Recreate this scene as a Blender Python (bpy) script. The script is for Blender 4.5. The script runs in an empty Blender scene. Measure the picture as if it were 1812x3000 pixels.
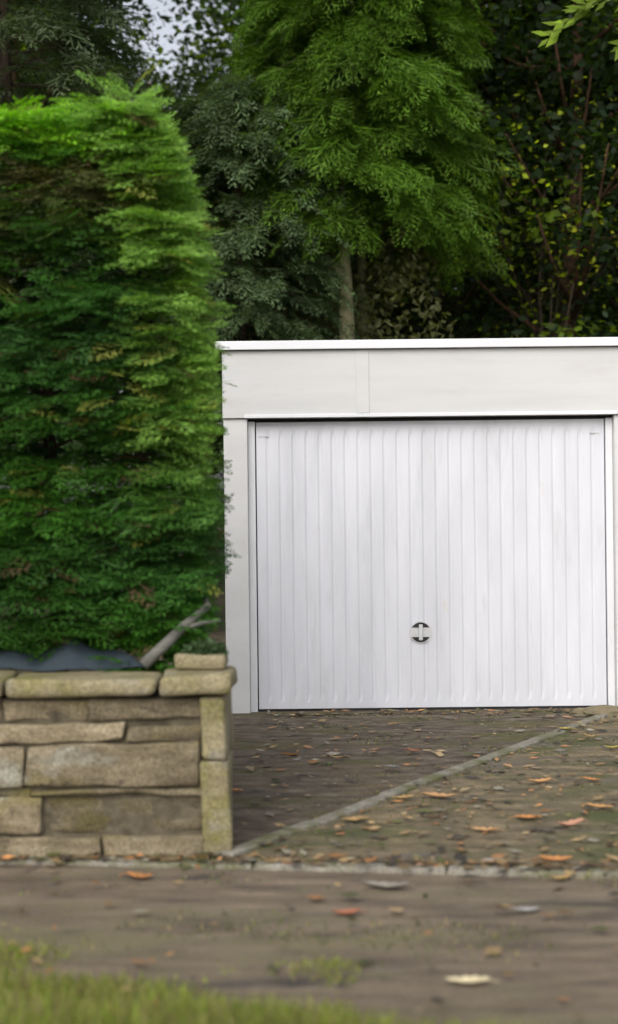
import bpy, bmesh, math, random
import numpy as np
from mathutils import Vector, Matrix, noise
random.seed(7); RNG = np.random.default_rng(7)
PI = math.pi
S = bpy.context.scene
COL = S.collection

# ------------------------------------------------------------------ camera
H = 1.38                    # eye height
F = 4240.0                  # focal length in photo pixels (photo is 1812 x 3000)
ROLL = 0.011
cd = bpy.data.cameras.new('camera'); cam = bpy.data.objects.new('camera', cd); COL.objects.link(cam)
cam.location = (0, 0, H); cam.rotation_euler = (PI/2, ROLL, 0)
cd.sensor_fit = 'VERTICAL'; cd.sensor_height = 36.0; cd.sensor_width = 24.0
cd.lens = 36.0*F/3000.0; cd.clip_start = 0.05; cd.clip_end = 600
cd.dof.use_dof = True; cd.dof.focus_distance = 10.0; cd.dof.aperture_fstop = 1.4
S.camera = cam
# ------------------------------------------------------------------ sky and sun
SUN_EL, SUN_AZ = 40.0, 200.0          # veiled sun stands over the railway, behind the camera
w = bpy.data.worlds.new('World'); S.world = w; w.use_nodes = True
wn = w.node_tree.nodes; wl = w.node_tree.links; wn.clear()
sky = wn.new('ShaderNodeTexSky'); sky.sky_type = 'NISHITA'; sky.sun_disc = False
sky.sun_elevation = math.radians(SUN_EL); sky.sun_rotation = math.radians(SUN_AZ)
sky.dust_density = 4.0; sky.air_density = 1.0; sky.ozone_density = 1.0
hs = wn.new('ShaderNodeHueSaturation'); hs.inputs['Saturation'].default_value = 0.30
bg = wn.new('ShaderNodeBackground'); bg.inputs['Strength'].default_value = 0.15
wo = wn.new('ShaderNodeOutputWorld')
wl.new(sky.outputs[0], hs.inputs['Color']); wl.new(hs.outputs[0], bg.inputs['Color']); wl.new(bg.outputs[0], wo.inputs[0])
sd = bpy.data.lights.new('sun', 'SUN'); sd.energy = 0.8; sd.angle = math.radians(60); sd.color = (1.0, 0.95, 0.86)
sun = bpy.data.objects.new('sun', sd); COL.objects.link(sun)
e, a = math.radians(SUN_EL), math.radians(SUN_AZ)
sun.rotation_euler = Vector((math.sin(a)*math.cos(e), math.cos(a)*math.cos(e), math.sin(e))).to_track_quat('Z', 'Y').to_euler()
S.view_settings.view_transform = 'Standard'; S.view_settings.look = 'None'
S.view_settings.exposure = 0.48; S.view_settings.gamma = 1
S.render.engine = 'CYCLES'
S.cycles.max_bounces = 8; S.cycles.transparent_max_bounces = 8

# ------------------------------------------------------------------ helpers
def P(px, py, Y):
    """photo pixel + distance -> world point"""
    dx, dy = px-906.0, 1500.0-py
    c, s = math.cos(ROLL), math.sin(ROLL)
    return Vector(((c*dx + s*dy)*Y/F, Y, H + (-s*dx + c*dy)*Y/F))
def G(px, py, z=0.0):
    """photo pixel -> point on the ground plane"""
    q = P(px, py, 1.0); t = (H - z)/(H - q.z)
    return Vector((q.x*t, t, z))
def tag(o, label=None, cat=None, group=None, kind=None):
    if label: o['label'] = label
    if cat: o['category'] = cat
    if group: o['group'] = group
    if kind: o['kind'] = kind
    return o
def empty(name, loc, label, cat, group=None):
    o = bpy.data.objects.new(name, None); COL.objects.link(o); o.location = loc
    o.empty_display_size = 0.2
    return tag(o, label, cat, group)
def link(name, me, mat, parent=None, smooth=False):
    o = bpy.data.objects.new(name, me); COL.objects.link(o)
    if mat: me.materials.append(mat)
    if parent:
        o.parent = parent
        if parent.type == 'EMPTY' and parent.parent is None: o.matrix_parent_inverse = Matrix.Translation(-parent.location)
    if smooth: me.polygons.foreach_set('use_smooth', [True]*len(me.polygons))
    return o
def bmobj(name, bm, mat, parent=None, smooth=False):
    me = bpy.data.meshes.new(name); bm.normal_update(); bm.to_mesh(me); bm.free()
    return link(name, me, mat, parent, smooth)
def box(bm, x0, x1, y0, y1, z0, z1, bev=0.0):
    r = bmesh.ops.create_cube(bm, size=1.0)
    vs = r['verts']
    for v in vs: v.co = Vector(((x0+x1)/2+v.co.x*(x1-x0), (y0+y1)/2+v.co.y*(y1-y0), (z0+z1)/2+v.co.z*(z1-z0)))
    if bev:
        es = list({ed for v in vs for ed in v.link_edges})
        bmesh.ops.bevel(bm, geom=es, offset=bev, segments=2, affect='EDGES', profile=0.5)
def cyl(bm, c, r, d, axis='Y', seg=32, r2=None):
    M = Matrix.Translation(c) @ (Matrix.Rotation(PI/2, 4, 'X') if axis == 'Y' else Matrix.Identity(4))
    bmesh.ops.create_cone(bm, cap_ends=True, segments=seg, radius1=r, radius2=(r if r2 is None else r2), depth=d, matrix=M)
def tube(bm, pts, rads, seg=8):
    """tapered tube along points"""
    rings = []
    n = len(pts)
    for i, p in enumerate(pts):
        t = (pts[min(i+1, n-1)]-pts[max(i-1, 0)]).normalized()
        u = t.orthogonal().normalized() if i == 0 else (u - t*u.dot(t)).normalized()
        v = t.cross(u)
        rings.append([bm.verts.new(p + (u*math.cos(2*PI*k/seg)+v*math.sin(2*PI*k/seg))*rads[i]) for k in range(seg)])
    for i in range(n-1):
        for k in range(seg):
            bm.faces.new((rings[i][k], rings[i][(k+1) % seg], rings[i+1][(k+1) % seg], rings[i+1][k]))
    bm.faces.new(rings[0][::-1]); bm.faces.new(rings[-1])

# ---- cards of real leaf faces: numpy quads
def quads_mesh(name, V, tint=None):
    """V (n,4,3) -> mesh; tint (n,3) per leaf colour"""
    n = len(V)
    me = bpy.data.meshes.new(name)
    me.vertices.add(4*n); me.vertices.foreach_set('co', V.astype(np.float32).ravel())
    me.loops.add(4*n); me.loops.foreach_set('vertex_index', np.arange(4*n, dtype=np.int32))
    me.polygons.add(n); me.polygons.foreach_set('loop_start', np.arange(0, 4*n, 4, dtype=np.int32))
    if tint is not None:
        at = me.color_attributes.new('tint', 'FLOAT_COLOR', 'POINT')
        c = np.ones((4*n, 4), np.float32); c[:, :3] = np.repeat(tint, 4, axis=0); at.data.foreach_set('color', c.ravel())
    me.update(calc_edges=True)
    return me
def unit(v): return v/np.maximum(np.linalg.norm(v, axis=-1, keepdims=True), 1e-9)
def leaf_quads(c, d, nrm, L, W):
    """diamond leaf from c along d, in the plane with normal nrm"""
    d = unit(d); s = unit(np.cross(nrm, d)); L = L[:, None]; W = W[:, None]
    return np.stack([c, c+d*L*0.45+s*W*0.5, c+d*L, c+d*L*0.45-s*W*0.5], axis=1)
def frond_template(nside, blades, wf):
    """flat conifer spray of unit length along +x in the xy plane; rows: cx,cy,dx,dy,L,W"""
    rows = []
    for i in range(nside):
        t = (i+0.6)/nside
        for sgn in (-1, 1):
            ln = 0.55*(1-t)**0.7*(0.35+0.65*min(1, t*3))+0.10
            ang = math.radians(48-12*t)*sgn
            dx, dy = math.cos(ang), math.sin(ang)
            rows.append((t, 0, dx, dy, ln, wf))
            for b in range(blades):
                u = (b+0.8)/(blades+0.6)
                for s2 in (-1, 1):
                    a2 = ang + s2*math.radians(38)
                    rows.append((t+dx*ln*u, dy*ln*u, math.cos(a2), math.sin(a2), ln*0.45*(1.1-u)+0.03, wf*0.8))
    rows.append((0, 0, 1, 0, 1.0, wf*0.9))
    return np.array(rows)
FR_FINE = frond_template(5, 2, 0.055)
FR_MED = frond_template(4, 1, 0.085)
FR_TREE = frond_template(8, 2, 0.027)
FR_LOW = frond_template(3, 0, 0.16)
def fronds(c, d, nrm, size, tmpl, droop=0.25, jitter=0.12):
    """put a copy of the spray at every centre; returns (n*m,4,3) and index of the owner"""
    n, m = len(c), len(tmpl)
    d = unit(d); s = unit(np.cross(nrm, d)); k = unit(np.cross(d, s))
    cx, cy, dx, dy, L, W = [tmpl[:, j][None, :, None] for j in range(6)]
    sz = size[:, None, None]
    D, Sv, K = d[:, None, :], s[:, None, :], k[:, None, :]
    base = c[:, None, :] + (D*cx + Sv*cy)*sz - K*(cx**2+cy**2)*droop*sz
    dirv = D*dx + Sv*dy - K*(droop*1.6*cx) + RNG.normal(0, jitter, (n, m, 3))
    nn = K + RNG.normal(0, 0.35, (n, m, 3))
    Q = leaf_quads(base.reshape(-1, 3), dirv.reshape(-1, 3), nn.reshape(-1, 3), (L*sz).reshape(-1), (W*sz+0*L).reshape(-1))
    return Q, np.repeat(np.arange(n), m)
def nz(p, sc, seed=0.0):
    return np.array([noise.noise(Vector((q[0]*sc[0]+seed, q[1]*sc[1]+seed*1.7, q[2]*sc[2]-seed))) for q in p])

# ------------------------------------------------------------------ materials
def newmat(name):
    m = bpy.data.materials.new(name); m.use_nodes = True; nt = m.node_tree; nt.nodes.clear()
    return m, nt.nodes, nt.links
def nnode(N, t, **kw):
    n = N.new(t)
    for k, v in kw.items():
        if hasattr(n, k): setattr(n, k, v)
        else: n.inputs[k.replace('_', ' ')].default_value = v
    return n
def ramp(N, stops, interp='LINEAR'):
    r = N.new('ShaderNodeValToRGB'); r.color_ramp.interpolation = interp
    el = r.color_ramp.elements
    while len(el) < len(stops): el.new(0.5)
    for e_, (p, c) in zip(el, stops): e_.position = p; e_.color = (*c, 1) if len(c) == 3 else c
    return r
def leaf_mat(name, transl=0.35, rough=0.55, gain=1.0, tsat=(1.5, 1.7, 0.5)):
    """colour comes from the leaf's own tint, varied leaf to leaf"""
    m, N, L = newmat(name)
    at = N.new('ShaderNodeAttribute'); at.attribute_name = 'tint'
    geo = N.new('ShaderNodeNewGeometry')
    mr = N.new('ShaderNodeMapRange'); mr.inputs['To Min'].default_value = 0.6*gain; mr.inputs['To Max'].default_value = 1.4*gain
    L.new(geo.outputs['Random Per Island'], mr.inputs['Value'])
    mul = N.new('ShaderNodeVectorMath'); mul.operation = 'SCALE'
    L.new(at.outputs['Color'], mul.inputs[0]); L.new(mr.outputs[0], mul.inputs['Scale'])
    pb = N.new('ShaderNodeBsdfPrincipled'); pb.inputs['Roughness'].default_value = rough
    pb.inputs['Specular IOR Level'].default_value = 0.25
    L.new(mul.outputs[0], pb.inputs['Base Color'])
    tr = N.new('ShaderNodeBsdfTranslucent')
    m2 = N.new('ShaderNodeVectorMath'); m2.operation = 'MULTIPLY'; m2.inputs[1].default_value = tsat
    L.new(mul.outputs[0], m2.inputs[0]); L.new(m2.outputs[0], tr.inputs['Color'])
    mx = N.new('ShaderNodeMixShader'); mx.inputs[0].default_value = transl
    L.new(pb.outputs[0], mx.inputs[1]); L.new(tr.outputs[0], mx.inputs[2])
    o = N.new('ShaderNodeOutputMaterial'); L.new(mx.outputs[0], o.inputs[0])
    return m
def surf_mat(name, stops, scale=8, detail=8, rough=0.9, bump=0.3, bscale=60, stretch=(1, 1, 1), island=0.0, spec=0.3,
             patch=None, dist=0.01, grain=0):
    """noise-driven colour; patch=(colour, scale, lo, hi, stretch) lays a second colour in blotches"""
    m, N, L = newmat(name)
    tc = N.new('ShaderNodeTexCoord'); mp = N.new('ShaderNodeMapping'); mp.inputs['Scale'].default_value = stretch
    L.new(tc.outputs['Object'], mp.inputs[0])
    n1 = nnode(N, 'ShaderNodeTexNoise', Scale=scale, Detail=detail, Roughness=0.62)
    L.new(mp.outputs[0], n1.inputs['Vector'])
    r = ramp(N, stops); L.new(n1.outputs['Fac'], r.inputs[0])
    col = r.outputs[0]
    for pt in (patch or []):
        pm = N.new('ShaderNodeMapping'); pm.inputs['Scale'].default_value = pt[4]; pm.inputs['Location'].default_value = (pt[1]*1.3, pt[1], 3)
        L.new(tc.outputs['Object'], pm.inputs[0])
        n2 = nnode(N, 'ShaderNodeTexNoise', Scale=pt[1], Detail=6, Roughness=0.65); L.new(pm.outputs[0], n2.inputs['Vector'])
        rr = ramp(N, [(pt[2], (0, 0, 0)), (pt[3], (1, 1, 1))]); L.new(n2.outputs['Fac'], rr.inputs[0])
        mx = N.new('ShaderNodeMixRGB'); mx.inputs[2].default_value = (*pt[0], 1)
        L.new(rr.outputs[0], mx.inputs[0]); L.new(col, mx.inputs[1]); col = mx.outputs[0]
    if grain:
        ng = nnode(N, 'ShaderNodeTexNoise', Scale=grain, Detail=3, Roughness=0.8); L.new(tc.outputs['Object'], ng.inputs['Vector'])
        gr = N.new('ShaderNodeMapRange'); gr.inputs['From Min'].default_value = 0.3; gr.inputs['From Max'].default_value = 0.7
        gr.inputs['To Min'].default_value = 0.45; gr.inputs['To Max'].default_value = 1.6; L.new(ng.outputs['Fac'], gr.inputs['Value'])
        sg = N.new('ShaderNodeVectorMath'); sg.operation = 'SCALE'; L.new(col, sg.inputs[0]); L.new(gr.outputs[0], sg.inputs['Scale']); col = sg.outputs[0]
    if island:
        geo = N.new('ShaderNodeNewGeometry'); mr = N.new('ShaderNodeMapRange')
        mr.inputs['To Min'].default_value = 1-island; mr.inputs['To Max'].default_value = 1+island
        L.new(geo.outputs['Random Per Island'], mr.inputs['Value'])
        sc = N.new('ShaderNodeVectorMath'); sc.operation = 'SCALE'; L.new(col, sc.inputs[0]); L.new(mr.outputs[0], sc.inputs['Scale'])
        col = sc.outputs[0]
    pb = N.new('ShaderNodeBsdfPrincipled'); pb.inputs['Roughness'].default_value = rough
    pb.inputs['Specular IOR Level'].default_value = spec
    L.new(col, pb.inputs['Base Color'])
    if bump:
        nb = nnode(N, 'ShaderNodeTexNoise', Scale=bscale, Detail=6, Roughness=0.7); L.new(tc.outputs['Object'], nb.inputs['Vector'])
        b = N.new('ShaderNodeBump'); b.inputs['Strength'].default_value = bump; b.inputs['Distance'].default_value = dist
        L.new(nb.outputs['Fac'], b.inputs['Height']); L.new(b.outputs[0], pb.inputs['Normal'])
    o = N.new('ShaderNodeOutputMaterial'); L.new(pb.outputs[0], o.inputs[0])
    return m

M = {}
M['door'] = surf_mat('white door paint', [(0.35, (0.61, 0.62, 0.67)), (0.65, (0.70, 0.71, 0.765))], scale=1.6, detail=4, rough=0.42, bump=0.04, bscale=90,
                     stretch=(2.6, 1, 0.45), patch=[((0.53, 0.54, 0.56), 2.4, 0.56, 0.80, (3.2, 1, 0.5)), ((0.60, 0.57, 0.50), 9, 0.66, 0.8, (1, 1, 0.4))])
M['render'] = surf_mat('off white render', [(0.3, (0.56, 0.56, 0.56)), (0.7, (0.65, 0.65, 0.655))], scale=2.2, rough=0.85, bump=0.25, bscale=180, dist=0.003,
                       stretch=(0.7, 1, 1.6), patch=[((0.50, 0.475, 0.43), 3.0, 0.60, 0.85, (0.5, 1, 2.0))])
M['fascia'] = surf_mat('fascia board', [(0.3, (0.545, 0.548, 0.55)), (0.7, (0.60, 0.602, 0.605))], scale=2.2, rough=0.7, bump=0.2, bscale=40, dist=0.003,
                       stretch=(0.5, 1, 5), patch=[((0.50, 0.475, 0.44), 3.4, 0.56, 0.9, (0.6, 1, 2.4))])
M['trim'] = surf_mat('pale metal trim', [(0.3, (0.66, 0.67, 0.70)), (0.7, (0.74, 0.75, 0.78))], scale=3, rough=0.4, bump=0.05, spec=0.5, stretch=(0.6, 1, 1))
M['dark'] = surf_mat('dark rubber and gap shade', [(0.3, (0.012, 0.012, 0.014)), (0.7, (0.03, 0.03, 0.032))], scale=20, rough=0.6, bump=0.1)  # rubber of the seal, and painted shade in the head gap and grip
M['plate'] = surf_mat('handle metal', [(0.3, (0.50, 0.50, 0.51)), (0.7, (0.62, 0.62, 0.64))], scale=30, rough=0.45, bump=0.03)
M['felt'] = surf_mat('roof felt', [(0.3, (0.05, 0.05, 0.05)), (0.7, (0.10, 0.10, 0.09))], scale=9, rough=0.95, bump=0.4)
M['stone'] = surf_mat('rubble stone', grain=90, stops=[(0.25, (0.085, 0.068, 0.042)), (0.5, (0.18, 0.148, 0.095)), (0.75, (0.30, 0.255, 0.175))], scale=7, rough=0.92, bump=0.8, bscale=45,
                      stretch=(0.6, 1, 2.2), island=0.35, patch=[((0.32, 0.32, 0.27), 2.6, 0.57, 0.72, (1, 1, 1.8)), ((0.15, 0.13, 0.035), 2.2, 0.50, 0.66, (0.8, 1, 1.4)), ((0.05, 0.04, 0.03), 9, 0.60, 0.72, (0.7, 1, 2))])
M['sandstone'] = surf_mat('sandstone', grain=90, stops=[(0.25, (0.16, 0.135, 0.078)), (0.75, (0.30, 0.262, 0.165))], scale=9, rough=0.9, bump=0.5, bscale=50,
                          stretch=(0.8, 1, 1), island=0.15, patch=[((0.15, 0.14, 0.035), 3, 0.45, 0.68, (1, 1, 1.6)), ((0.26, 0.24, 0.21), 4, 0.58, 0.72, (1, 1, 1)), ((0.06, 0.05, 0.03), 11, 0.60, 0.74, (0.7, 1, 1))])
M['mortar'] = surf_mat('old mortar', [(0.3, (0.06, 0.05, 0.034)), (0.7, (0.15, 0.128, 0.088))], scale=20, rough=1, bump=0.5)
M['bark'] = surf_mat('dark bark', [(0.3, (0.025, 0.018, 0.012)), (0.7, (0.075, 0.055, 0.038))], scale=6, rough=0.95, bump=0.9, bscale=14, stretch=(3, 3, 0.6), dist=0.03)
M['redbark'] = surf_mat('reddish bark', [(0.3, (0.05, 0.028, 0.016)), (0.7, (0.14, 0.075, 0.045))], scale=6, rough=0.95, bump=0.9, bscale=14, stretch=(3, 3, 0.6), dist=0.03)
M['palebark'] = surf_mat('pale mossy bark', [(0.3, (0.09, 0.09, 0.04)), (0.7, (0.22, 0.21, 0.12))], scale=6, rough=0.95, bump=0.8, bscale=16, stretch=(2, 2, 0.6), dist=0.02)
M['greywood'] = surf_mat('weathered grey wood', [(0.3, (0.07, 0.07, 0.06)), (0.7, (0.17, 0.165, 0.15))], scale=9, rough=0.9, bump=0.6, stretch=(1, 1, 4))
M['tarp'] = surf_mat('blue grey tarpaulin', [(0.3, (0.016, 0.026, 0.035)), (0.7, (0.038, 0.055, 0.068))], scale=5, rough=0.85, bump=0.3, bscale=20)
M['earth'] = surf_mat('forest earth', [(0.3, (0.035, 0.028, 0.018)), (0.7, (0.10, 0.08, 0.05))], scale=3, rough=1, bump=0.8, bscale=20, patch=[((0.05, 0.07, 0.02), 1.2, 0.5, 0.7, (1, 1, 1))])
BW = (1, 1.0, 1)
M['drive'] = surf_mat('mossy old tarmac', grain=130, stops=[(0.28, (0.044, 0.034, 0.026)), (0.5, (0.112, 0.088, 0.063)), (0.72, (0.20, 0.165, 0.125))], scale=11, rough=0.95, bump=0.9, bscale=70,
                      stretch=(0.45, 1.0, 1), patch=[((0.09, 0.085, 0.028), 2.6, 0.53, 0.68, (0.5, 1.0, 1)), ((0.14, 0.10, 0.05), 3.8, 0.56, 0.72, (0.5, 1, 1)), ((0.028, 0.026, 0.026), 5.2, 0.58, 0.70, (0.6, 1, 1))])
M['sidedrive'] = surf_mat('littered verge', grain=130, stops=[(0.28, (0.06, 0.049, 0.029)), (0.5, (0.155, 0.125, 0.076)), (0.72, (0.30, 0.23, 0.14))], scale=10, rough=0.95, bump=0.9, bscale=60,
                      stretch=(0.45, 1.0, 1), patch=[((0.075, 0.085, 0.03), 2.3, 0.50, 0.66, (0.5, 1.0, 1)), ((0.12, 0.11, 0.10), 3.4, 0.55, 0.68, (0.4, 1, 1))])
M['road'] = surf_mat('worn asphalt', grain=130, stops=[(0.28, (0.086, 0.066, 0.050)), (0.5, (0.168, 0.132, 0.097)), (0.74, (0.27, 0.212, 0.150))], scale=7, rough=0.92, bump=0.8, bscale=110,
                     stretch=(0.35, 1.3, 1), patch=[((0.18, 0.158, 0.09), 1.5, 0.50, 0.66, (0.5, 1.5, 1)), ((0.19, 0.165, 0.13), 4.5, 0.60, 0.74, (0.4, 1.5, 1)), ((0.05, 0.045, 0.045), 2.6, 0.58, 0.70, (0.4, 1.4, 1))])
M['kerb'] = surf_mat('old concrete kerb', grain=130, stops=[(0.3, (0.17, 0.155, 0.12)), (0.7, (0.31, 0.29, 0.25))], scale=12, rough=0.95, bump=0.6, bscale=80, patch=[((0.12, 0.12, 0.055), 3.5, 0.46, 0.62, (1, 1, 1)), ((0.08, 0.07, 0.055), 6, 0.56, 0.68, (1, 1, 1))])
M['verge'] = surf_mat('mossy verge earth', grain=130, stops=[(0.3, (0.07, 0.08, 0.02)), (0.7, (0.17, 0.17, 0.05))], scale=7, rough=1, bump=0.8, bscale=60, stretch=(0.5, 1.2, 1), patch=[((0.15, 0.11, 0.06), 3, 0.5, 0.66, (0.5, 1.3, 1))])
M['sand'] = surf_mat('sandy soil', [(0.3, (0.13, 0.11, 0.06)), (0.7, (0.24, 0.20, 0.13))], scale=18, rough=1, bump=0.7)
M['hedge'] = leaf_mat('hedge sprays', transl=0.30)
M['conifer'] = leaf_mat('conifer sprays', transl=0.30)
M['leaf'] = leaf_mat('broad leaves', transl=0.45, tsat=(2.2, 2.3, 0.4))
M['lime'] = leaf_mat('lime leaves', transl=0.5, tsat=(1.5, 1.5, 0.5))
M['litter'] = leaf_mat('dead leaves', transl=0.10, tsat=(1, 1, 1))
M['grass'] = leaf_mat('grass blades', transl=0.3)

# ------------------------------------------------------------------ ground, drive, road
def sheet(name, pts, z, mat, sub=0, wav=0.0):
    bm = bmesh.new()
    f = bm.faces.new([bm.verts.new((p[0], p[1], z)) for p in pts])
    if f.normal.z < 0: pass
    bmesh.ops.recalc_face_normals(bm, faces=bm.faces)
    bm.normal_update()
    if bm.faces[:][0].normal.z < 0: bmesh.ops.reverse_faces(bm, faces=bm.faces)
    return tag(bmobj(name, bm, mat), kind='structure')
sheet('ground', [(-150, -80), (150, -80), (150, 250), (-150, 250)], -0.030, M['earth'])
KA, KB = G(640, 2518), G(1812, 2082)           # strip that divides the two drives
kd = (KB-KA).normalized(); kn = Vector((-kd.y, kd.x, 0))
def wavy(p, q, n, amp, seed):
    out = []
    for i in range(n+1):
        t = i/n; c = p.lerp(q, t); out.append((c.x, c.y + amp*noise.noise(Vector((c.x*2.1, seed, 0)))+0.4*amp*noise.noise(Vector((c.x*9, seed, 3)))))
    return out
EL, ER = G(0, 2508), G(1812, 2550)
ed = (ER-EL); slope = ed.y/ed.x
def edgeY(x): return EL.y + (x-EL.x)*slope
K0 = KA - kd*((KA.y-edgeY(KA.x))/kd.y)
K2 = KB + kd*8.0
sheet('driveway', [(-1.6, edgeY(-1.6)), (K0.x, K0.y), (K2.x, K2.y), (-1.6, K2.y)], -0.006, M['drive'])
sheet('side_driveway', [(K0.x, K0.y), (9, edgeY(9)), (9, K2.y), (K2.x, K2.y)], -0.002, M['sidedrive'])
sheet('road', [(-60, edgeY(-60)+60*0), (60, edgeY(60)), (60, -20), (-60, -20)], -0.016, M['road'])
# flush kerb along the road, with its small step down, and the raised strip between the drives
def strip(name, a, b, w, z0, z1, seglen, mat, jit=0.004):
    bm = bmesh.new(); L = (b-a).length; d = (b-a).normalized(); n = Vector((-d.y, d.x, 0)); t = 0
    while t < L:
        l = min(seglen*random.uniform(0.9, 1.1), L-t)
        if l < 0.05: break
        r = bmesh.ops.create_cube(bm, size=1.0); vs = r['verts']; off = random.uniform(-jit, jit); dz = random.uniform(-jit, jit)*0.6
        for v in vs:
            x, y, z = v.co
            v.co = a + d*(t + (x+0.5)*(l-0.008)) + n*(y*w+off) + Vector((0, 0, z0 if z < 0 else z1+dz))
        es = [e_ for e_ in {e_ for v in vs for e_ in v.link_edges} if all(v.co.z > z0+0.001 for v in e_.verts)]
        es2 = bmesh.ops.subdivide_edges(bm, edges=list({e_ for v in vs for e_ in v.link_edges}), cuts=0)
        bmesh.ops.bevel(bm, geom=es, offset=0.008, segments=2, affect='EDGES', profile=0.5)
        t += l
    for v in bm.verts:
        v.co.z += 0.004*noise.noise(v.co*14)
    return tag(bmobj(name, bm, mat), kind='structure')
strip('kerb', Vector((-4, edgeY(-4)-0.03, 0)), Vector((9, edgeY(9)-0.03, 0)), 0.075, -0.05, 0.004, 0.8, M['kerb'])
strip('kerb_edging', K0+kd*0.08, K2, 0.075, -0.05, 0.014, 0.75, M['kerb'], 0.007)
# mossy verge nearest the railway, irregular front edge
vp = wavy(Vector((-6, 4.45, 0)), Vector((0.9, 3.75, 0)), 60, 0.22, 5.0)
bm = bmesh.new()
tops = [bm.verts.new((x, y, -0.010)) for x, y in vp]; bots = [bm.verts.new((x, 1.0, -0.010)) for x, y in vp]
for i in range(len(vp)-1): bm.faces.new((bots[i], bots[i+1], tops[i+1], tops[i]))
tag(bmobj('verge', bm, M['verge']), kind='structure')

# ------------------------------------------------------------------ garage
Y0 = 10.0
XL, XR = -0.585, 2.42
DL, DR, DT = -0.42, 2.115, 2.03
ga = empty('garage', (0.9, Y0, 0), 'flat-roofed garage with off-white walls and ribbed white up-and-over door', 'garage')
bm = bmesh.new()
box(bm, XL, DL, Y0, Y0+0.24, -0.05, DT, 0.006); box(bm, DR, XR, Y0, Y0+0.24, -0.05, DT, 0.006)
box(bm, XL, XL+0.2, Y0+0.243, Y0+5.5, -0.05, 2.5); box(bm, XR-0.2, XR, Y0+0.243, Y0+5.5, -0.05, 2.5)
box(bm, XL+0.203, XR-0.203, Y0+5.3, Y0+5.5, -0.05, 2.5)
bmobj('wall', bm, M['render'], ga)
# fascia in two boards, the join a pale cover strip
bm = bmesh.new()
JX = P(1062, 1130, Y0).x
box(bm, XL-0.004, JX-0.0015, Y0-0.02, Y0+0.22, DT+0.002, 2.498, 0.003); box(bm, JX+0.0015, XR+0.004, Y0-0.018, Y0+0.22, DT+0.002, 2.498, 0.003)
fa = bmobj('fascia', bm, M['fascia'], ga)
bm = bmesh.new(); box(bm, JX-0.045, JX+0.045, Y0-0.0218, Y0-0.0205, DT+0.03, 2.496, 0.002)
bmobj('cover_strip', bm, M['render'], fa)
bm = bmesh.new()
box(bm, XL-0.05, XR+0.05, Y0-0.055, Y0-0.03, 2.500, 2.560, 0.004)
box(bm, XL-0.05, XR+0.05, Y0-0.029, Y0+0.12, 2.535, 2.556, 0.003)
bmobj('roof_trim', bm, M['trim'], ga)
bm = bmesh.new(); box(bm, XL-0.03, XR+0.03, Y0-0.0275, Y0+5.55, 2.501, 2.532)
bmobj('roof', bm, M['felt'], ga)
bm = bmesh.new(); box(bm, DL-0.02, DR+0.02, Y0-0.028, Y0-0.021, DT+0.002, DT+0.026, 0.002)
bmobj('drip_rail', bm, M['trim'], ga)
# frame of the door
yf = Y0+0.055
for xa in (DL+0.001, DR-0.05):
    bm = bmesh.new(); box(bm, xa, xa+0.049, yf, yf+0.08, -0.02, DT-0.018, 0.004); bmobj('door_jamb', bm, M['trim'], ga)
bm = bmesh.new(); box(bm, DL+0.001, DR-0.001, yf+0.03, yf+0.11, DT-0.021, DT-0.001)
bmobj('head_gap_shade', bm, M['dark'], ga)  # solid dark bar paints the shade of the gap over the door
# ribbed door skin: one profile, swept upward
ds = empty('x', (0, 0, 0), None, None); bpy.data.objects.remove(ds)
bm = bmesh.new(); yd = yf+0.016
x = DL+0.058; prof = []
x1 = DR-0.058; pitch = (x1-x)/26
border = 0.035
prof.append((x, 0.0)); prof.append((x+border, 0.0))
xs = x+border; pitch = (x1-border-xs)/26
for i in range(26):
    b0 = xs+i*pitch
    prof += [(b0+pitch*0.30, 0.0), (b0+pitch*0.44, 0.007), (b0+pitch*0.56, 0.007), (b0+pitch*0.70, 0.0)]
prof += [(x1-border, 0.0), (x1, 0.0)]
zz = [0.012, 0.05, 0.11, DT-0.13, DT-0.07, DT-0.024]
rows = []
for j, z in enumerate(zz):
    k = 1.0 if 2 <= j <= 3 else 0.0
    rows.append([bm.verts.new((px, yd+d*k, z)) for px, d in prof])
for j in range(len(zz)-1):
    for i in range(len(prof)-1):
        bm.faces.new((rows[j][i], rows[j][i+1], rows[j+1][i+1], rows[j+1][i]))
bmesh.ops.recalc_face_normals(bm, faces=bm.faces)
r = bmesh.ops.extrude_face_region(bm, geom=bm.faces[:])
for v in [g for g in r['geom'] if isinstance(g, bmesh.types.BMVert)]: v.co.y = yd+0.045
bmesh.ops.recalc_face_normals(bm, faces=bm.faces)
gd = bmobj('garage_door', bm, M['door'], ga)
bm = bmesh.new(); box(bm, DL+0.056, DR-0.056, yd+0.006, yd+0.05, -0.018, 0.010)
bmobj('bottom_seal', bm, M['dark'], gd)
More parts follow.
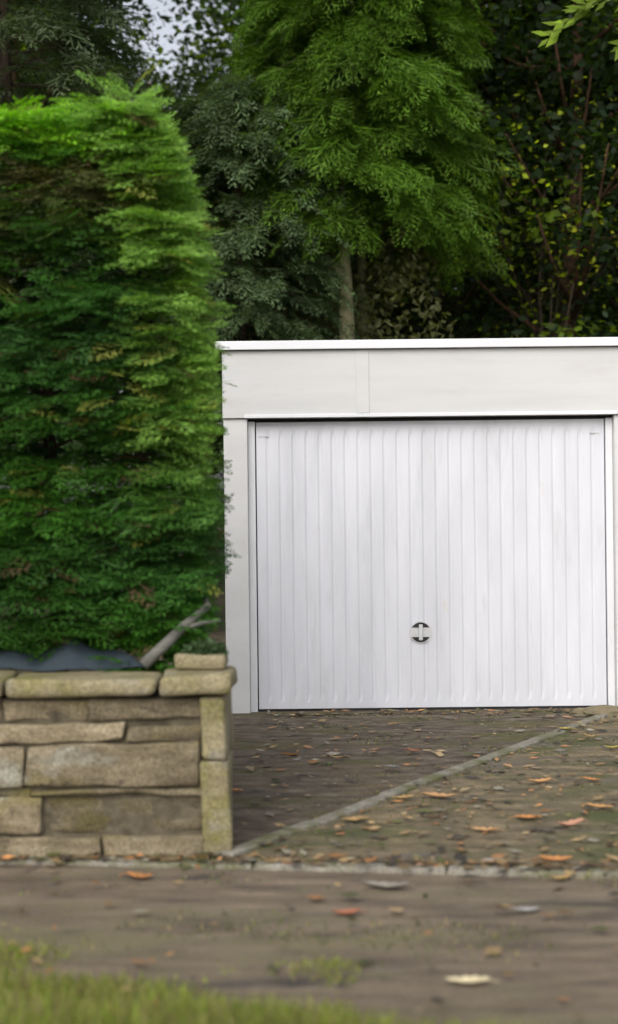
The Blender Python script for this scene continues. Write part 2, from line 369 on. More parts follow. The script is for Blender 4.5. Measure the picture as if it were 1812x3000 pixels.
# round grip; raised dark lenses paint the shade of its recesses
hc = P(1233, 1852, yd)
bm = bmesh.new(); cyl(bm, hc+Vector((0, -0.003, 0)), 0.078, 0.010, seg=48); bmesh.ops.bevel(bm, geom=[e_ for e_ in bm.edges if len(e_.link_faces) == 2 and e_.calc_face_angle(0) > 1], offset=0.003, segments=2, affect='EDGES')
bmobj('handle_plate', bm, M['plate'], gd)
def lens(sgn, r, h, y0, y1):
    bm = bmesh.new(); pts = []
    half = math.acos((r-h)/r)
    for i in range(17):
        t = -half+2*half*i/16; pts.append((math.sin(t)*r, sgn*math.cos(t)*r))
    v0 = [bm.verts.new((hc.x+a_, y0, hc.z+b_)) for a_, b_ in pts]; v1 = [bm.verts.new((hc.x+a_, y1, hc.z+b_)) for a_, b_ in pts]
    bm.faces.new(v0); bm.faces.new(v1[::-1])
    for i in range(len(pts)): bm.faces.new((v0[i], v1[i], v1[(i+1) % len(pts)], v0[(i+1) % len(pts)]))
    bmesh.ops.recalc_face_normals(bm, faces=bm.faces); return bm
for sgn in (1, -1): bmobj('handle_recess_shade', lens(sgn, 0.069, 0.036, yd-0.0098, yd-0.004), M['dark'], gd)
bm = bmesh.new(); box(bm, hc.x-0.014, hc.x+0.014, yd-0.030, yd-0.0105, hc.z-0.055, hc.z+0.055, 0.006)
bmobj('handle_grip', bm, M['plate'], gd)
# tiny hinge bolts near the top corners of the door
for bx in (DL+0.075, DR-0.16):
    bm = bmesh.new(); box(bm, bx, bx+0.07, yd-0.004, yd-0.001, 1.905, 1.912); bmobj('latch_slot', bm, M['plate'], gd)
# soil banked up against the right end of the front
bm = bmesh.new(); bmesh.ops.create_icosphere(bm, subdivisions=4, radius=1)
pc = P(1795, 2088, Y0-0.25); pc.z = 0
for v in bm.verts:
    n_ = 1+0.35*noise.noise(v.co*2.3)+0.12*noise.noise(v.co*7)
    v.co = pc + Vector((v.co.x*0.26*n_, v.co.y*0.13*n_, max(-0.04, v.co.z*0.05*n_)))
tag(bmobj('soil_heap', bm, M['sand'], None, True), 'low sandy heap of soil at the right foot of the garage door', 'soil heap')

# ------------------------------------------------------------------ garden wall
YW = 5.86
WR = P(672, 2300, YW).x
wa = empty('garden_wall', (WR-1.2, YW, 0), 'low rubble garden wall with mossy coping beside the driveway', 'wall')
def stone(bm, x0, x1, y0, y1, z0, z1, seed, rough=0.012, r=0.02, cuts=4):
    b2 = bmesh.new(); bmesh.ops.create_cube(b2, size=1.0)
    for v in b2.verts: v.co = Vector(((x0+x1)/2+v.co.x*(x1-x0), (y0+y1)/2+v.co.y*(y1-y0), (z0+z1)/2+v.co.z*(z1-z0)))
    j = [Vector((random.uniform(-1, 1)*0.012, 0, random.uniform(-1, 1)*0.009)) for _ in b2.verts]
    for v, q in zip(b2.verts, j): v.co += q
    bmesh.ops.bevel(b2, geom=b2.edges[:], offset=r*random.uniform(0.7, 1.2), segments=2, affect='EDGES', profile=0.5)
    nx = max(1, int((x1-x0)/0.05))
    bmesh.ops.subdivide_edges(b2, edges=[e_ for e_ in b2.edges if e_.calc_length() > 0.06], cuts=cuts, use_grid_fill=True)
    for v in b2.verts:
        q = v.co*6+Vector((seed, 0, 0))
        v.co += Vector((noise.noise(q), noise.noise(q+Vector((5, 5, 5)))*1.3, noise.noise(q+Vector((9, 1, 4)))*0.8))*rough
        v.co += Vector((0, noise.noise(v.co*22+Vector((seed, 0, 0)))*rough*0.6, 0))
    me = bpy.data.meshes.new('t'); b2.to_mesh(me); b2.free(); bm.from_mesh(me); bpy.data.meshes.remove(me)
bm = bmesh.new()
PX = P(592, 2200, YW).x              # left side of the end pier
WL = -4.0
courses = [(-0.02, 0.08), (0.084, 0.238), (0.242, 0.276), (0.28, 0.45), (0.454, 0.535), (0.54, 0.636)]
sd_ = 0
for ci, (z0, z1) in enumerate(courses):
    x = PX-0.004
    while x > WL:
        wdt = random.uniform(0.28, 0.75)
        sd_ += 3.7
        off = random.uniform(-0.022, 0.018)
        stone(bm, max(x-wdt, WL)+0.003, x-0.003, YW+off, YW+0.16, z0+random.uniform(0, 0.006), z1-random.uniform(0, 0.006), sd_, 0.017, 0.010)
        x -= wdt
bmobj('masonry', bm, M['stone'], wa, True)
bm = bmesh.new(); box(bm, WL, PX, YW+0.022, YW+0.32, -0.03, 0.632); bmobj('mortar_bed', bm, M['mortar'], wa)
bm = bmesh.new(); z = -0.02; i = 0
for hgt in (0.395, 0.27):
    stone(bm, PX+random.uniform(-0.004, 0.006), WR+random.uniform(-0.006, 0.004), YW-0.02, YW+0.33, z+0.003, z+hgt-0.002, 50+i, 0.008, 0.012); z += hgt; i += 7
bmobj('pier', bm, M['sandstone'], wa, True)
# coping slabs
x = WR+0.02; first = True; k = 0
for wdt, zt in ((0.30, 0.728), (0.62, 0.712), (0.55, 0.716), (0.7, 0.71), (0.6, 0.715), (0.65, 0.712)):
    bm = bmesh.new()
    stone(bm, x-wdt+0.005, x-0.005, YW-0.065, YW+0.36, 0.646, zt, 90+k*5, 0.010, 0.018, 6)
    bmobj('coping', bm, M['sandstone'], wa, True)
    x -= wdt; k += 1

# ------------------------------------------------------------------ hedge
HY = 6.32
hroot = empty('hedge', (-2.0, HY+0.5, 0), 'tall clipped evergreen hedge with bright tips behind the stone wall', 'hedge')
def right_edge(z):
    zs = [0.5, 0.80, 1.0, 1.25, 1.9, 2.35, 2.7, 2.95, 3.08, 3.25]
    xs = [-0.62, -0.60, -0.54, -0.52, -0.51, -0.54, -0.58, -0.65, -0.72, -0.84]
    return np.interp(z, zs, xs)
def hedge_points(n, x0, x1, which):
    z = RNG.uniform(0.70, 3.15, n) if which != 'top' else RNG.uniform(3.05, 3.15, n)
    if which == 'front':
        x = RNG.uniform(x0, x1, n); x = np.minimum(x, right_edge(z)-0.02-RNG.exponential(0.04, n)); y = np.full(n, HY)
        nv = np.tile([0, -1.0, 0], (n, 1))
    elif which == 'side':
        x = right_edge(z)-0.03; y = HY+RNG.uniform(0, 1.1, n); nv = np.tile([1.0, -0.15, 0], (n, 1))
    elif which == 'top':
        x = RNG.uniform(x0, x1, n); x = np.minimum(x, right_edge(z)); y = HY+RNG.uniform(0, 1.1, n); nv = np.tile([0, -0.3, 1.0], (n, 1))
    else:
        x = RNG.uniform(x0, x1, n); x = np.minimum(x, right_edge(z)-0.1); y = HY+RNG.uniform(0.24, 1.1, n); nv = np.tile([0, -1.0, 0.2], (n, 1))
    return np.stack([x, y, z], 1), nv
def hedge_tint(p):
    n = len(p); z = p[:, 2]; x = p[:, 0]
    t = np.tile([0.034, 0.108, 0.009], (n, 1))
    v = nz(p, (0.8, 0.9, 4.5), 3.0)[:, None]
    t = t*(1+0.85*v)
    bl = np.clip(nz(p, (0.7, 1, 1.2), 11.0)*2, 0, 1)[:, None]; t = t*(1-0.6*bl)+np.array([0.05, 0.13, 0.04])*0.6*bl
    # browned patch near the top left
    br = np.clip((z-2.45)/0.3, 0, 1)*np.clip((2.95-z)/0.08, 0, 1)*np.clip((nz(p, (2.2, 1, 1.5), 21.0)+0.42)*2.2, 0, 1)*np.clip((-0.72-x)/0.1, 0, 1)
    br = br[:, None]; t = t*(1-br*0.85)+np.array([0.11, 0.09, 0.04])*br*0.85
    # fresh growth along the top and on the free corner
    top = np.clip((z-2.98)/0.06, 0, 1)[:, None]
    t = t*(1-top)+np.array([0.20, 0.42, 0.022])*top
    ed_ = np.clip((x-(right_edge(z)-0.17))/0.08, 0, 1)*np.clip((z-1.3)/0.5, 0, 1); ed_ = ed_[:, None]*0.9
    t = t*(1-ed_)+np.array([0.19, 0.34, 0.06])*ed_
    ru = RNG.random(n)
    t[ru < 0.03] = [0.22, 0.24, 0.05]; t[(ru > 0.03) & (ru < 0.05)] = [0.09, 0.06, 0.03]
    return np.clip(t, 0.004, 1)
parts = []; tints = []
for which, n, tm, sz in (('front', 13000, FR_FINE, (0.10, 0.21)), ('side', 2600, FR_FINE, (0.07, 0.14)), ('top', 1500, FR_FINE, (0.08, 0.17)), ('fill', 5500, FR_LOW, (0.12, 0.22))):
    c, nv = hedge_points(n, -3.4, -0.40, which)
    c = c.astype(float)
    dep = nz(c, (1.3, 1.6, 9.0), 1.0)*0.15 + nz(c, (4, 4, 20), 4.0)*0.09 + RNG.normal(0, 0.018, n)
    c = c + unit(nv)*dep[:, None]
    if which in ('front', 'side'):      # the clipped face is open between the sprays: dark slots run along it
        hole = nz(c, (2.2, 2.2, 17), 31.0)+0.5*nz(c, (6, 6, 30), 41.0)
        kp = (hole > -0.10) | (c[:, 2] > 2.9); c = c[kp]; nv = nv[kp]; n = len(c)
    sgn = np.where(RNG.random(n) < 0.5, -1.0, 1.0)
    d = nv*RNG.uniform(0.15, 0.8, n)[:, None] + np.stack([sgn*RNG.uniform(0.5, 1.1, n), np.zeros(n), RNG.normal(-0.02, 0.20, n)], 1)
    if which == 'top': d[:, 2] += RNG.uniform(0.0, 0.25, n)
    if which == 'side': d[:, 0] = np.abs(d[:, 0])*0.5+0.1; d[:, 1] = -np.abs(RNG.normal(0.5, 0.3, n))
    nn = np.stack([RNG.normal(0, 0.25, n), RNG.normal(-0.40, 0.30, n), np.full(n, 0.95)], 1)
    Q, own = fronds(c, d, nn, RNG.uniform(sz[0], sz[1], n), tm, droop=0.16, jitter=0.08)
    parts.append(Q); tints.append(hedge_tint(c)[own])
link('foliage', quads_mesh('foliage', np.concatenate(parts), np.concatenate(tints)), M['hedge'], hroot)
for k in range(6):
    bm = bmesh.new(); x = -0.75-k*0.5+random.uniform(-0.1, 0.1)
    tube(bm, [Vector((x, HY+0.5, -0.05)), Vector((x+0.03, HY+0.48, 0.8)), Vector((x-0.02, HY+0.52, 1.8)), Vector((x, HY+0.5, 2.9))], [0.05, 0.04, 0.03, 0.01], 10)
    for b in range(26):
        z = random.uniform(0.5, 2.8); an = random.uniform(0, 2*PI); l = random.uniform(0.25, 0.42)
        p0 = Vector((x, HY+0.5, z)); p1 = p0+Vector((math.cos(an)*l, math.sin(an)*l, 0.12))
        tube(bm, [p0, (p0+p1)/2+Vector((0, 0, 0.02)), p1], [0.009, 0.006, 0.002], 5)
    bmobj('trunk', bm, M['bark'], hroot, True)

# ---- small things on and behind the wall top
# folded tarpaulin
bm = bmesh.new(); nx, ny = 60, 16; g = []
for i in range(nx+1):
    row = []
    for j in range(ny+1):
        u, v = i/nx, j/ny; x = -2.2+u*1.52; y = YW+0.30+v*0.26
        hgt = 0.055*math.sin(PI*min(1, v*1.05))**0.6 + 0.055*math.exp(-((x+1.04)/0.07)**2)*math.sin(PI*v) + 0.02*noise.noise(Vector((x*5, y*9, 1)))+0.008*noise.noise(Vector((x*22, y*22, 3)))
        row.append(bm.verts.new((x, y, 0.722+hgt*(1 if u < 0.9 else (1-u)*10)+0.01)))
    g.append(row)
for i in range(nx):
    for j in range(ny): bm.faces.new((g[i][j], g[i+1][j], g[i+1][j+1], g[i][j+1]))
r = bmesh.ops.extrude_face_region(bm, geom=bm.faces[:])
for v in [q for q in r['geom'] if isinstance(q, bmesh.types.BMVert)]: v.co.z -= 0.006
bmesh.ops.recalc_face_normals(bm, faces=bm.faces)
tag(bmobj('tarpaulin', bm, M['tarp'], None, True), 'crumpled blue-grey tarpaulin tucked under the hedge behind the coping', 'tarpaulin')
# weathered branch leaning into the hedge
a_ = P(435, 1935, 6.17); b_ = P(610, 1775, 6.28)
bm = bmesh.new()
tube(bm, [a_-(b_-a_)*0.08, a_.lerp(b_, 0.3)+Vector((0.01, 0, 0.01)), a_.lerp(b_, 0.6)+Vector((-0.008, 0, 0)), b_, b_+(b_-a_)*0.10+Vector((-0.05, 0.10, 0.02))], [0.026, 0.024, 0.021, 0.016, 0.007], 12)
m_ = a_.lerp(b_, 0.55); tube(bm, [m_, m_+Vector((0.09, 0.01, 0.03)), m_+Vector((0.17, 0.03, 0.035))], [0.014, 0.010, 0.004], 8)
for v in bm.verts: v.co += Vector((1, 1, 1))*0.004*noise.noise(v.co*30)
tag(bmobj('dead_branch', bm, M['greywood'], None, True), 'pale grey dead branch leaning against the low right corner of the hedge', 'branch')
# loose block on the coping end with a cushion plant
bm = bmesh.new(); q0 = P(515, 1930, 6.1); q1 = P(668, 1860, 6.1)
stone(bm, q0.x, q1.x, 6.02, 6.20, 0.730, 0.785, 333, 0.010, 0.018)
tag(bmobj('stone_block', bm, M['sandstone'], None, True), 'small rough sandstone block on the right end of the coping', 'stone')
def cushion(name, c, rx, ry, rz, n, col, label, size=(0.03, 0.06)):
    ph = RNG.uniform(0, 2*PI, n); ct = RNG.uniform(0, 1, n); st = np.sqrt(1-ct**2)
    dr = np.stack([np.cos(ph)*st, np.sin(ph)*st, ct], 1)
    p = np.array(c)+dr*np.array([rx, ry, rz])*RNG.uniform(0.3, 1.0, n)[:, None]
    d = dr+RNG.normal(0, 0.5, (n, 3)); nn = dr+RNG.normal(0, 0.5, (n, 3))
    L = RNG.uniform(size[0], size[1], n)
    t = np.array(col)*RNG.uniform(0.6, 1.4, n)[:, None]
    o = link(name, quads_mesh(name, leaf_quads(p, d, nn, L, L*0.45), t), M['grass']); tag(o, label, 'plant'); return o
pc = P(600, 1868, 6.12); cushion('cushion_plant', (pc.x, 6.12, 0.78), 0.085, 0.07, 0.05, 700, (0.06, 0.10, 0.045), 'low grey-green cushion plant on the stone block at the wall end', (0.02, 0.04))

# ------------------------------------------------------------------ trees
def conifer_crown(h0, h1, rad, nbr, per, size, tmpl, col, seed, droop=0.35, up=0.1, colvar=0.35, tipcol=None, shape=0.7):
    rs = np.random.default_rng(seed)
    C, D, Z, T = [], [], [], []
    br = []
    for b in range(nbr):
        t = (b+rs.random())/nbr; z = h0+(h1-h0)*t
        R = rad*((1-t)**shape)*(0.55+0.45*min(1, t*6+0.4))*rs.uniform(0.7, 1.15)+0.15
        an = b*2.399+rs.normal(0, 0.3)
        u = np.array([math.cos(an), math.sin(an), 0]); sd2 = np.array([-u[1], u[0], 0])
        br.append((z, u, R))
        for k in range(per):
            s = (k+rs.random())/per; s = 0.22+0.78*s
            p = u*R*s + np.array([0, 0, z+up*R*s-droop*R*s*s])
            lat = rs.normal(0, 0.10)*R
            p = p+sd2*lat+np.array([0, 0, rs.normal(0, 0.05)*R])
            d = u*1.0+sd2*rs.normal(0, 0.75)+np.array([0, 0, up-1.2*droop*s+rs.normal(0, 0.15)])
            C.append(p); D.append(d); Z.append(s)
    C = np.array(C); D = np.array(D); Z = np.array(Z); n = len(C)
    nn = np.tile([0, 0, 1.0], (n, 1))+rs.normal(0, 0.35, (n, 3))
    Q, own = fronds(C, D, nn, rs.uniform(size[0], size[1], n)*(0.75+0.4*Z), tmpl, droop=0.4)
    v = 1+colvar*nz(C, (1.1, 1.1, 1.6), seed)*1.6+rs.normal(0, 0.1, n)
    t = np.array(col)[None, :]*np.clip(v, 0.35, 1.9)[:, None]
    if tipcol is not None:
        k = np.clip((Z-0.55)/0.45, 0, 1)[:, None]*rs.uniform(0.3, 1, n)[:, None]; t = t*(1-k)+np.array(tipcol)*k
    return quads_mesh('crown', Q, np.clip(t, 0.003, 1)[own]), br
def trunk_bm(h, r0, r1, br=None, seed=0, lean=0.2):
    rs = random.Random(seed); bm = bmesh.new()
    pts = []; rr = []
    for i in range(9):
        t = i/8; pts.append(Vector((lean*noise.noise(Vector((t*2, seed, 0))), lean*noise.noise(Vector((t*2, seed, 7))), h*t))); rr.append(r0+(r1-r0)*t**0.8+(0.3*r0 if i == 0 else 0))
    tube(bm, pts, rr, 12)
    for z, u, R in (br or []):
        if z > h: continue
        t = z/h; i = min(7, int(t*8)); p0 = pts[i].lerp(pts[i+1], t*8-i); rb = max(0.012, (r0+(r1-r0)*t)*0.3)
        U = Vector(u)
        tube(bm, [p0, p0+U*R*0.5+Vector((0, 0, 0.02*R)), p0+U*R*0.9+Vector((0, 0, -0.22*R))], [rb, rb*0.6, rb*0.15], 5)
    return bm
def conifer(name, loc, label, mats, h0, h1, rad, nbr, per, size, tmpl, col, seed, tr=0.16, group=None, **kw):
    root = empty(name, loc, label, 'tree', group)
    me, br = conifer_crown(h0, h1, rad, nbr, per, size, tmpl, col, seed, **kw)
    c = bpy.data.objects.new('crown', me); COL.objects.link(c); me.materials.append(M['conifer']); c.parent = root
    t = bmobj('trunk', trunk_bm(h1, tr, 0.02, br, seed), mats); t.parent = root
    t.data.polygons.foreach_set('use_smooth', [True]*len(t.data.polygons))
    return root
# bright cypress whose fronds hang right behind the garage
px = P(1064, 600, 17.0)
conifer('cypress_tree', (px.x-0.05, 17.0, 0), 'bright green cypress with drooping fronds behind the garage roof centre', M['palebark'],
        4.75, 10.5, 1.2, 140, 40, (0.36, 0.62), FR_TREE, (0.062, 0.125, 0.012), 3, tr=0.10, droop=0.45, colvar=0.7, tipcol=(0.105, 0.205, 0.018), shape=0.35)
# grey-green conifers on the left
px = P(690, 600, 14.6)
conifer('grey_cypress_tree', (px.x-0.02, 16.4, 0), 'slender grey-green conifer between the hedge and the bright cypress', M['bark'],
        2.2, 6.3, 1.15, 120, 34, (0.20, 0.40), FR_FINE, (0.085, 0.130, 0.058), 12, tr=0.10, droop=0.35, shape=0.3)
px = P(120, 60, 15.5)
conifer('grey_cypress_tree', (px.x-0.28, 15.2, 0), 'broad grey-green conifer rising above the left end of the hedge', M['bark'],
        2.0, 10.0, 1.5, 130, 30, (0.24, 0.46), FR_FINE, (0.075, 0.105, 0.050), 13, tr=0.14, droop=0.35, shape=0.3)
# pale forked trunk seen under the bright fronds
sn = empty('forked_tree', (P(1010, 900, 16.2).x, 16.2, 0), 'pale forked mossy trunk standing behind the garage roof under bright fronds', 'tree')
bm = bmesh.new(); f0 = P(1018, 985, 16.2); f1 = P(1012, 820, 16.2); f2 = P(1005, 620, 16.2); f3 = P(885, 640, 16.2)
tube(bm, [Vector((f0.x+0.05, 16.2, -0.05)), f0, f1, P(1008, 720, 16.2), f2, P(1000, 450, 16.4)], [0.12, 0.085, 0.075, 0.055, 0.05, 0.02], 12)
tube(bm, [f1, P(940, 740, 16.2), P(900, 700, 16.2), f3, P(870, 520, 16.3)], [0.065, 0.06, 0.045, 0.035, 0.012], 10)
for v in bm.verts: v.co += Vector((1, 1, 0))*0.02*noise.noise(v.co*5)
for v in bm.verts: v.co -= sn.location
t_ = bmobj('trunk', bm, M['palebark'], None, True); t_.parent = sn
n = 7000; zc = RNG.uniform(2.8, 5.1, n); an = RNG.uniform(0, 2*PI, n); rr = RNG.uniform(0.1, 1.0, n)**0.6*1.45
c = np.stack([np.cos(an)*rr-0.15, np.sin(an)*rr*0.35+0.75, zc], 1); kk = nz(c, (2, 2, 2), 8) > -0.12; c = c[kk]; n = len(c)
me = quads_mesh('crown', leaf_quads(c, RNG.normal(0, 1, (n, 3)), RNG.normal(0, 1, (n, 3)), RNG.uniform(0.07, 0.14, n), RNG.uniform(0.04, 0.07, n)),
                np.array([0.15, 0.16, 0.07])*RNG.uniform(0.4, 1.3, n)[:, None])
o = bpy.data.objects.new('crown', me); COL.objects.link(o); me.materials.append(M['leaf']); o.parent = sn

# dark broadleaf wood behind
def broad_crown(hb, ht, R, ncl, per, ls, col, seed, hi=None):
    rs = np.random.default_rng(seed); cen = []
    while len(cen) < ncl:
        p = rs.uniform(-1, 1, 3); q = np.linalg.norm(p)
        if q < 1 and rs.random() < 0.25+q: cen.append(p)
    cen = np.array(cen)*np.array([R, R, (ht-hb)/2])+np.array([0, 0, (ht+hb)/2])
    own = np.repeat(np.arange(ncl), per); n = len(own)
    cr = rs.uniform(0.35, 0.75, ncl)
    p = cen[own]+rs.normal(0, 1, (n, 3))*cr[own][:, None]*np.array([0.75, 0.75, 0.42])
    d = rs.normal(0, 1, (n, 3))*np.array([1, 1, 0.5]); nn = rs.normal(0, 0.6, (n, 3))+np.array([0, 0, 0.7])
    L = rs.uniform(ls[0], ls[1], n)
    t = np.array(col)*(rs.uniform(0.55, 1.45, ncl)[own]*rs.uniform(0.8, 1.2, n))[:, None]
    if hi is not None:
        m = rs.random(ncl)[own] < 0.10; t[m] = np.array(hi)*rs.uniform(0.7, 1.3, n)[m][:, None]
    return quads_mesh('crown', leaf_quads(p, d, nn, L, L*0.62), t), cen
def limbs_bm(h, r0, cen, seed):
    bm = trunk_bm(h, r0, r0*0.3, None, seed, 0.5); rs = random.Random(seed)
    for k in rs.sample(range(len(cen)), min(34, len(cen))):
        e_ = Vector(cen[k]); z = max(1.5, min(h*0.92, e_.z-rs.uniform(0.6, 2.0))); p0 = Vector((0, 0, z))
        m1 = p0.lerp(e_, 0.5)+Vector((0, 0, -0.15)); tube(bm, [p0, m1, e_], [r0*0.28, r0*0.16, 0.012], 6)
    return bm
KINDS = []
def make_kind(name, hb, ht, R, ncl, per, ls, col, seed, mat, hi, tr):
    me, cen = broad_crown(hb, ht, R, ncl, per, ls, col, seed, hi); me.materials.append(M['leaf'])
    bm = limbs_bm(ht*0.93, tr, cen, seed); tm = bpy.data.meshes.new('trunk'); bm.to_mesh(tm); bm.free(); tm.materials.append(mat)
    tm.polygons.foreach_set('use_smooth', [True]*len(tm.polygons))
    KINDS.append((name, me, tm))
make_kind('dark_tree', 3.2, 13.5, 2.5, 150, 105, (0.11, 0.20), (0.018, 0.030, 0.009), 31, M['bark'], (0.04, 0.07, 0.012), 0.17)
make_kind('dark_tree', 2.2, 12.0, 2.3, 140, 120, (0.10, 0.18), (0.020, 0.040, 0.014), 32, M['redbark'], (0.09, 0.14, 0.015), 0.15)
make_kind('dark_tree', 3.6, 17.0, 3.2, 230, 105, (0.13, 0.22), (0.017, 0.030, 0.010), 33, M['bark'], (0.05, 0.09, 0.02), 0.22)
make_kind('lime_backlit_tint_tree', 4.0, 12.0, 2.2, 100, 110, (0.10, 0.18), (0.15, 0.23, 0.020), 34, M['bark'], (0.42, 0.48, 0.03), 0.13)  # leaf colour brightened to stand in for sun from behind
make_kind('golden_backlit_tint_tree', 3.4, 7.6, 1.3, 46, 22, (0.06, 0.12), (0.34, 0.42, 0.03), 36, M['bark'], (0.60, 0.62, 0.04), 0.04)  # backlit flecks painted as very bright leaf colour
make_kind('low_tree', 2.0, 9.0, 2.2, 130, 100, (0.10, 0.18), (0.020, 0.036, 0.012), 35, M['bark'], (0.05, 0.08, 0.015), 0.13)
def side(X):
    return 'far left' if X < -3.5 else ('left' if X < -0.8 else ('centre' if X < 1.2 else ('right' if X < 4 else 'far right')))
spots = [  # kind, photo column (full-frame px), distance
    (0, 1330, 20.5), (1, 1690, 19.0), (0, 1980, 21.5), (1, 80, 22.5), (1, 1000, 22.5), (3, 1480, 24.5),
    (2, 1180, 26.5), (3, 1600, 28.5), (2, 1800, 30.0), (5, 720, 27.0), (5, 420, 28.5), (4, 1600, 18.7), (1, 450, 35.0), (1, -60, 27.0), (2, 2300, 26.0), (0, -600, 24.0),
    (2, 1000, 34.0), (0, 1420, 33.0), (3, 1650, 35.5), (2, 1930, 37.0), (5, 560, 33.0), (2, 60, 36.0), (0, 2300, 34.0), (2, -250, 37.0), (2, 1280, 41.0), (2, 960, 43.0), (2, 1700, 44.0)]
place = ['just behind the garage', 'in the second row behind the garage', 'deep in the wood']
cnt = {}
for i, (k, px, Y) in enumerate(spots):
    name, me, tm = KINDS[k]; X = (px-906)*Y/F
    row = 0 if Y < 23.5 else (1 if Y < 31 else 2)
    desc = ['dense dark evergreen', 'dark tree with reddish trunk', 'tall dark broad-crowned tree', 'lime-green tree with sunlight painted into its leaf colour', 'small sparse tree with backlight painted into its yellow-green leaves', 'lower rounded dark tree'][k]
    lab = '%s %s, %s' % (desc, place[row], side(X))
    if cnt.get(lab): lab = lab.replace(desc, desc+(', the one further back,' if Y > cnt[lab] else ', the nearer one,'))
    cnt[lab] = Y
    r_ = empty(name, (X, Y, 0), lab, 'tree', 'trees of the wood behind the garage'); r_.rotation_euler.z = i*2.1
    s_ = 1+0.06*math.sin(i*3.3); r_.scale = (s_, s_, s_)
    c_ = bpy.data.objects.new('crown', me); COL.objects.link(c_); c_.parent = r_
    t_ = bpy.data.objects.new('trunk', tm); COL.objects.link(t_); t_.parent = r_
# distant wood that closes the view
n = 60000
c = np.stack([RNG.uniform(-34, 34, n), RNG.uniform(50, 60, n), 21*RNG.random(n)], 1)
sk = 18.5+2.5*np.sin(c[:, 0]*0.5+0.6)+2.5*nz(c, (0.25, 0, 0), 3)
c = c[(c[:, 2] < sk) & (nz(c, (0.55, 0.1, 0.55), 5) > -0.28)]; n = len(c)
me = quads_mesh('distant_wood', leaf_quads(c, RNG.normal(0, 1, (n, 3)), RNG.normal(0, 1, (n, 3)), RNG.uniform(0.3, 0.55, n), RNG.uniform(0.2, 0.35, n)),
                np.array([0.020, 0.034, 0.010])*RNG.uniform(0.5, 1.6, n)[:, None])
tag(link('distant_wood', me, M['leaf']), kind='stuff')

# lime-leafed bough reaching in at the top right
ln = empty('walnut_tree', (3.6, 14.2, 0), 'tree with lime-green leaves on a bough at the top right corner', 'tree')
bm = bmesh.new(); Yb = 13.8
B = lambda px, py, dy=0: P(px, py, Yb+dy)-ln.location
tip = B(1620, 95); 
tube(bm, [Vector((0, 0, -0.05)), Vector((0.05, 0, 2.5)), Vector((0, 0, 5)), Vector((-0.1, 0, 8.5))], [0.13, 0.10, 0.08, 0.03], 12)
paths = [[Vector((0, 0, 5.2)), B(1950, -90), B(1800, -20), B(1720, 20), tip], [Vector((0, 0, 5.6)), B(1900, -190), B(1760, -110), B(1640, -60)], [Vector((0, 0, 4.9)), B(1980, 30), B(1860, 60), B(1830, 150)]]
for pth in paths: tube(bm, pth, [0.03, 0.018, 0.011, 0.006, 0.003][:len(pth)], 6)
t_ = bmobj('trunk', bm, M['bark'], None, True); t_.parent = ln
LP, LD, LN, LL = [], [], [], []
for pi_, pth in enumerate(paths):
    segs = pth[1:]
    for a1, b1 in zip(segs[:-1], segs[1:]):
        for k in range(9):
            t = random.random(); p = a1.lerp(b1, t); d = (b1-a1).normalized()
            for s_ in (-1, 1):
                LP.append(p+Vector((random.gauss(0, .02), random.gauss(0, .12), random.gauss(0, .03)))); LD.append(Vector((d.x*0.8-0.15, random.gauss(0, 0.3), -0.35+s_*0.4+random.gauss(0, .15)))); LN.append(Vector((random.gauss(0, 0.25), -0.8, 0.5))); LL.append(random.uniform(0.13, 0.22))
me = quads_mesh('crown', leaf_quads(np.array(LP), np.array(LD), np.array(LN), np.array(LL), np.array(LL)*0.42), np.array([0.20, 0.30, 0.03])*RNG.uniform(0.6, 1.3, len(LP))[:, None])
o = bpy.data.objects.new('crown', me); COL.objects.link(o); me.materials.append(M['lime']); o.parent = ln

# ------------------------------------------------------------------ litter, grass, leaves
def zone_ok(x, y): return not (x < WR+0.02 and y > YW-0.03)
n = 8500
x = RNG.uniform(-2.6, 3.6, n); y = 3.2+6.75*RNG.random(n)**0.9
m1 = 1300      # drifts along the kerb, the foot of the wall and the door
x[:m1] = RNG.uniform(-2.4, 3.4, m1); y[:m1] = edgeY(x[:m1])+np.abs(RNG.normal(0, 0.07, m1))-0.04
m2 = 500; x[m1:m1+m2] = RNG.uniform(-2.4, WR, m2); y[m1:m1+m2] = YW-0.04-np.abs(RNG.normal(0, 0.04, m2))
m3 = 350; x[m1+m2:m1+m2+m3] = RNG.uniform(-0.4, 2.2, m3); y[m1+m2:m1+m2+m3] = 9.93-np.abs(RNG.normal(0, 0.05, m3))
keep = np.array([zone_ok(a1, b1) for a1, b1 in zip(x, y)])
kline = (y-K0.y)-(x-K0.x)*kd.y/kd.x          # <0: right of the strip
dens = np.where(y < edgeY(x)-0.1, 0.22, np.where(kline < 0, 1.0, 0.55))
keep &= RNG.random(n) < dens; keep &= ~((x > DL-0.2) & (y > 9.95))
x, y = x[keep], y[keep]; n = len(x)
pal = np.array([[0.20, 0.13, 0.06], [0.27, 0.20, 0.11], [0.12, 0.08, 0.045], [0.24, 0.22, 0.17], [0.10, 0.11, 0.04], [0.055, 0.045, 0.035], [0.40, 0.20, 0.08], [0.34, 0.24, 0.12]])
t = pal[RNG.integers(0, len(pal), n)]*RNG.uniform(0.6, 1.2, n)[:, None]
c = np.stack([x, y, RNG.uniform(0.004, 0.014, n)], 1); d = np.stack([RNG.normal(0, 1.0, n), RNG.normal(0, 0.6, n), RNG.normal(0.02, 0.10, n)], 1)
nn = np.stack([RNG.normal(0, 0.13, n), RNG.normal(-0.08, 0.13, n), np.ones(n)], 1); L = RNG.uniform(0.015, 0.05, n)+0.06*RNG.random(n)**4
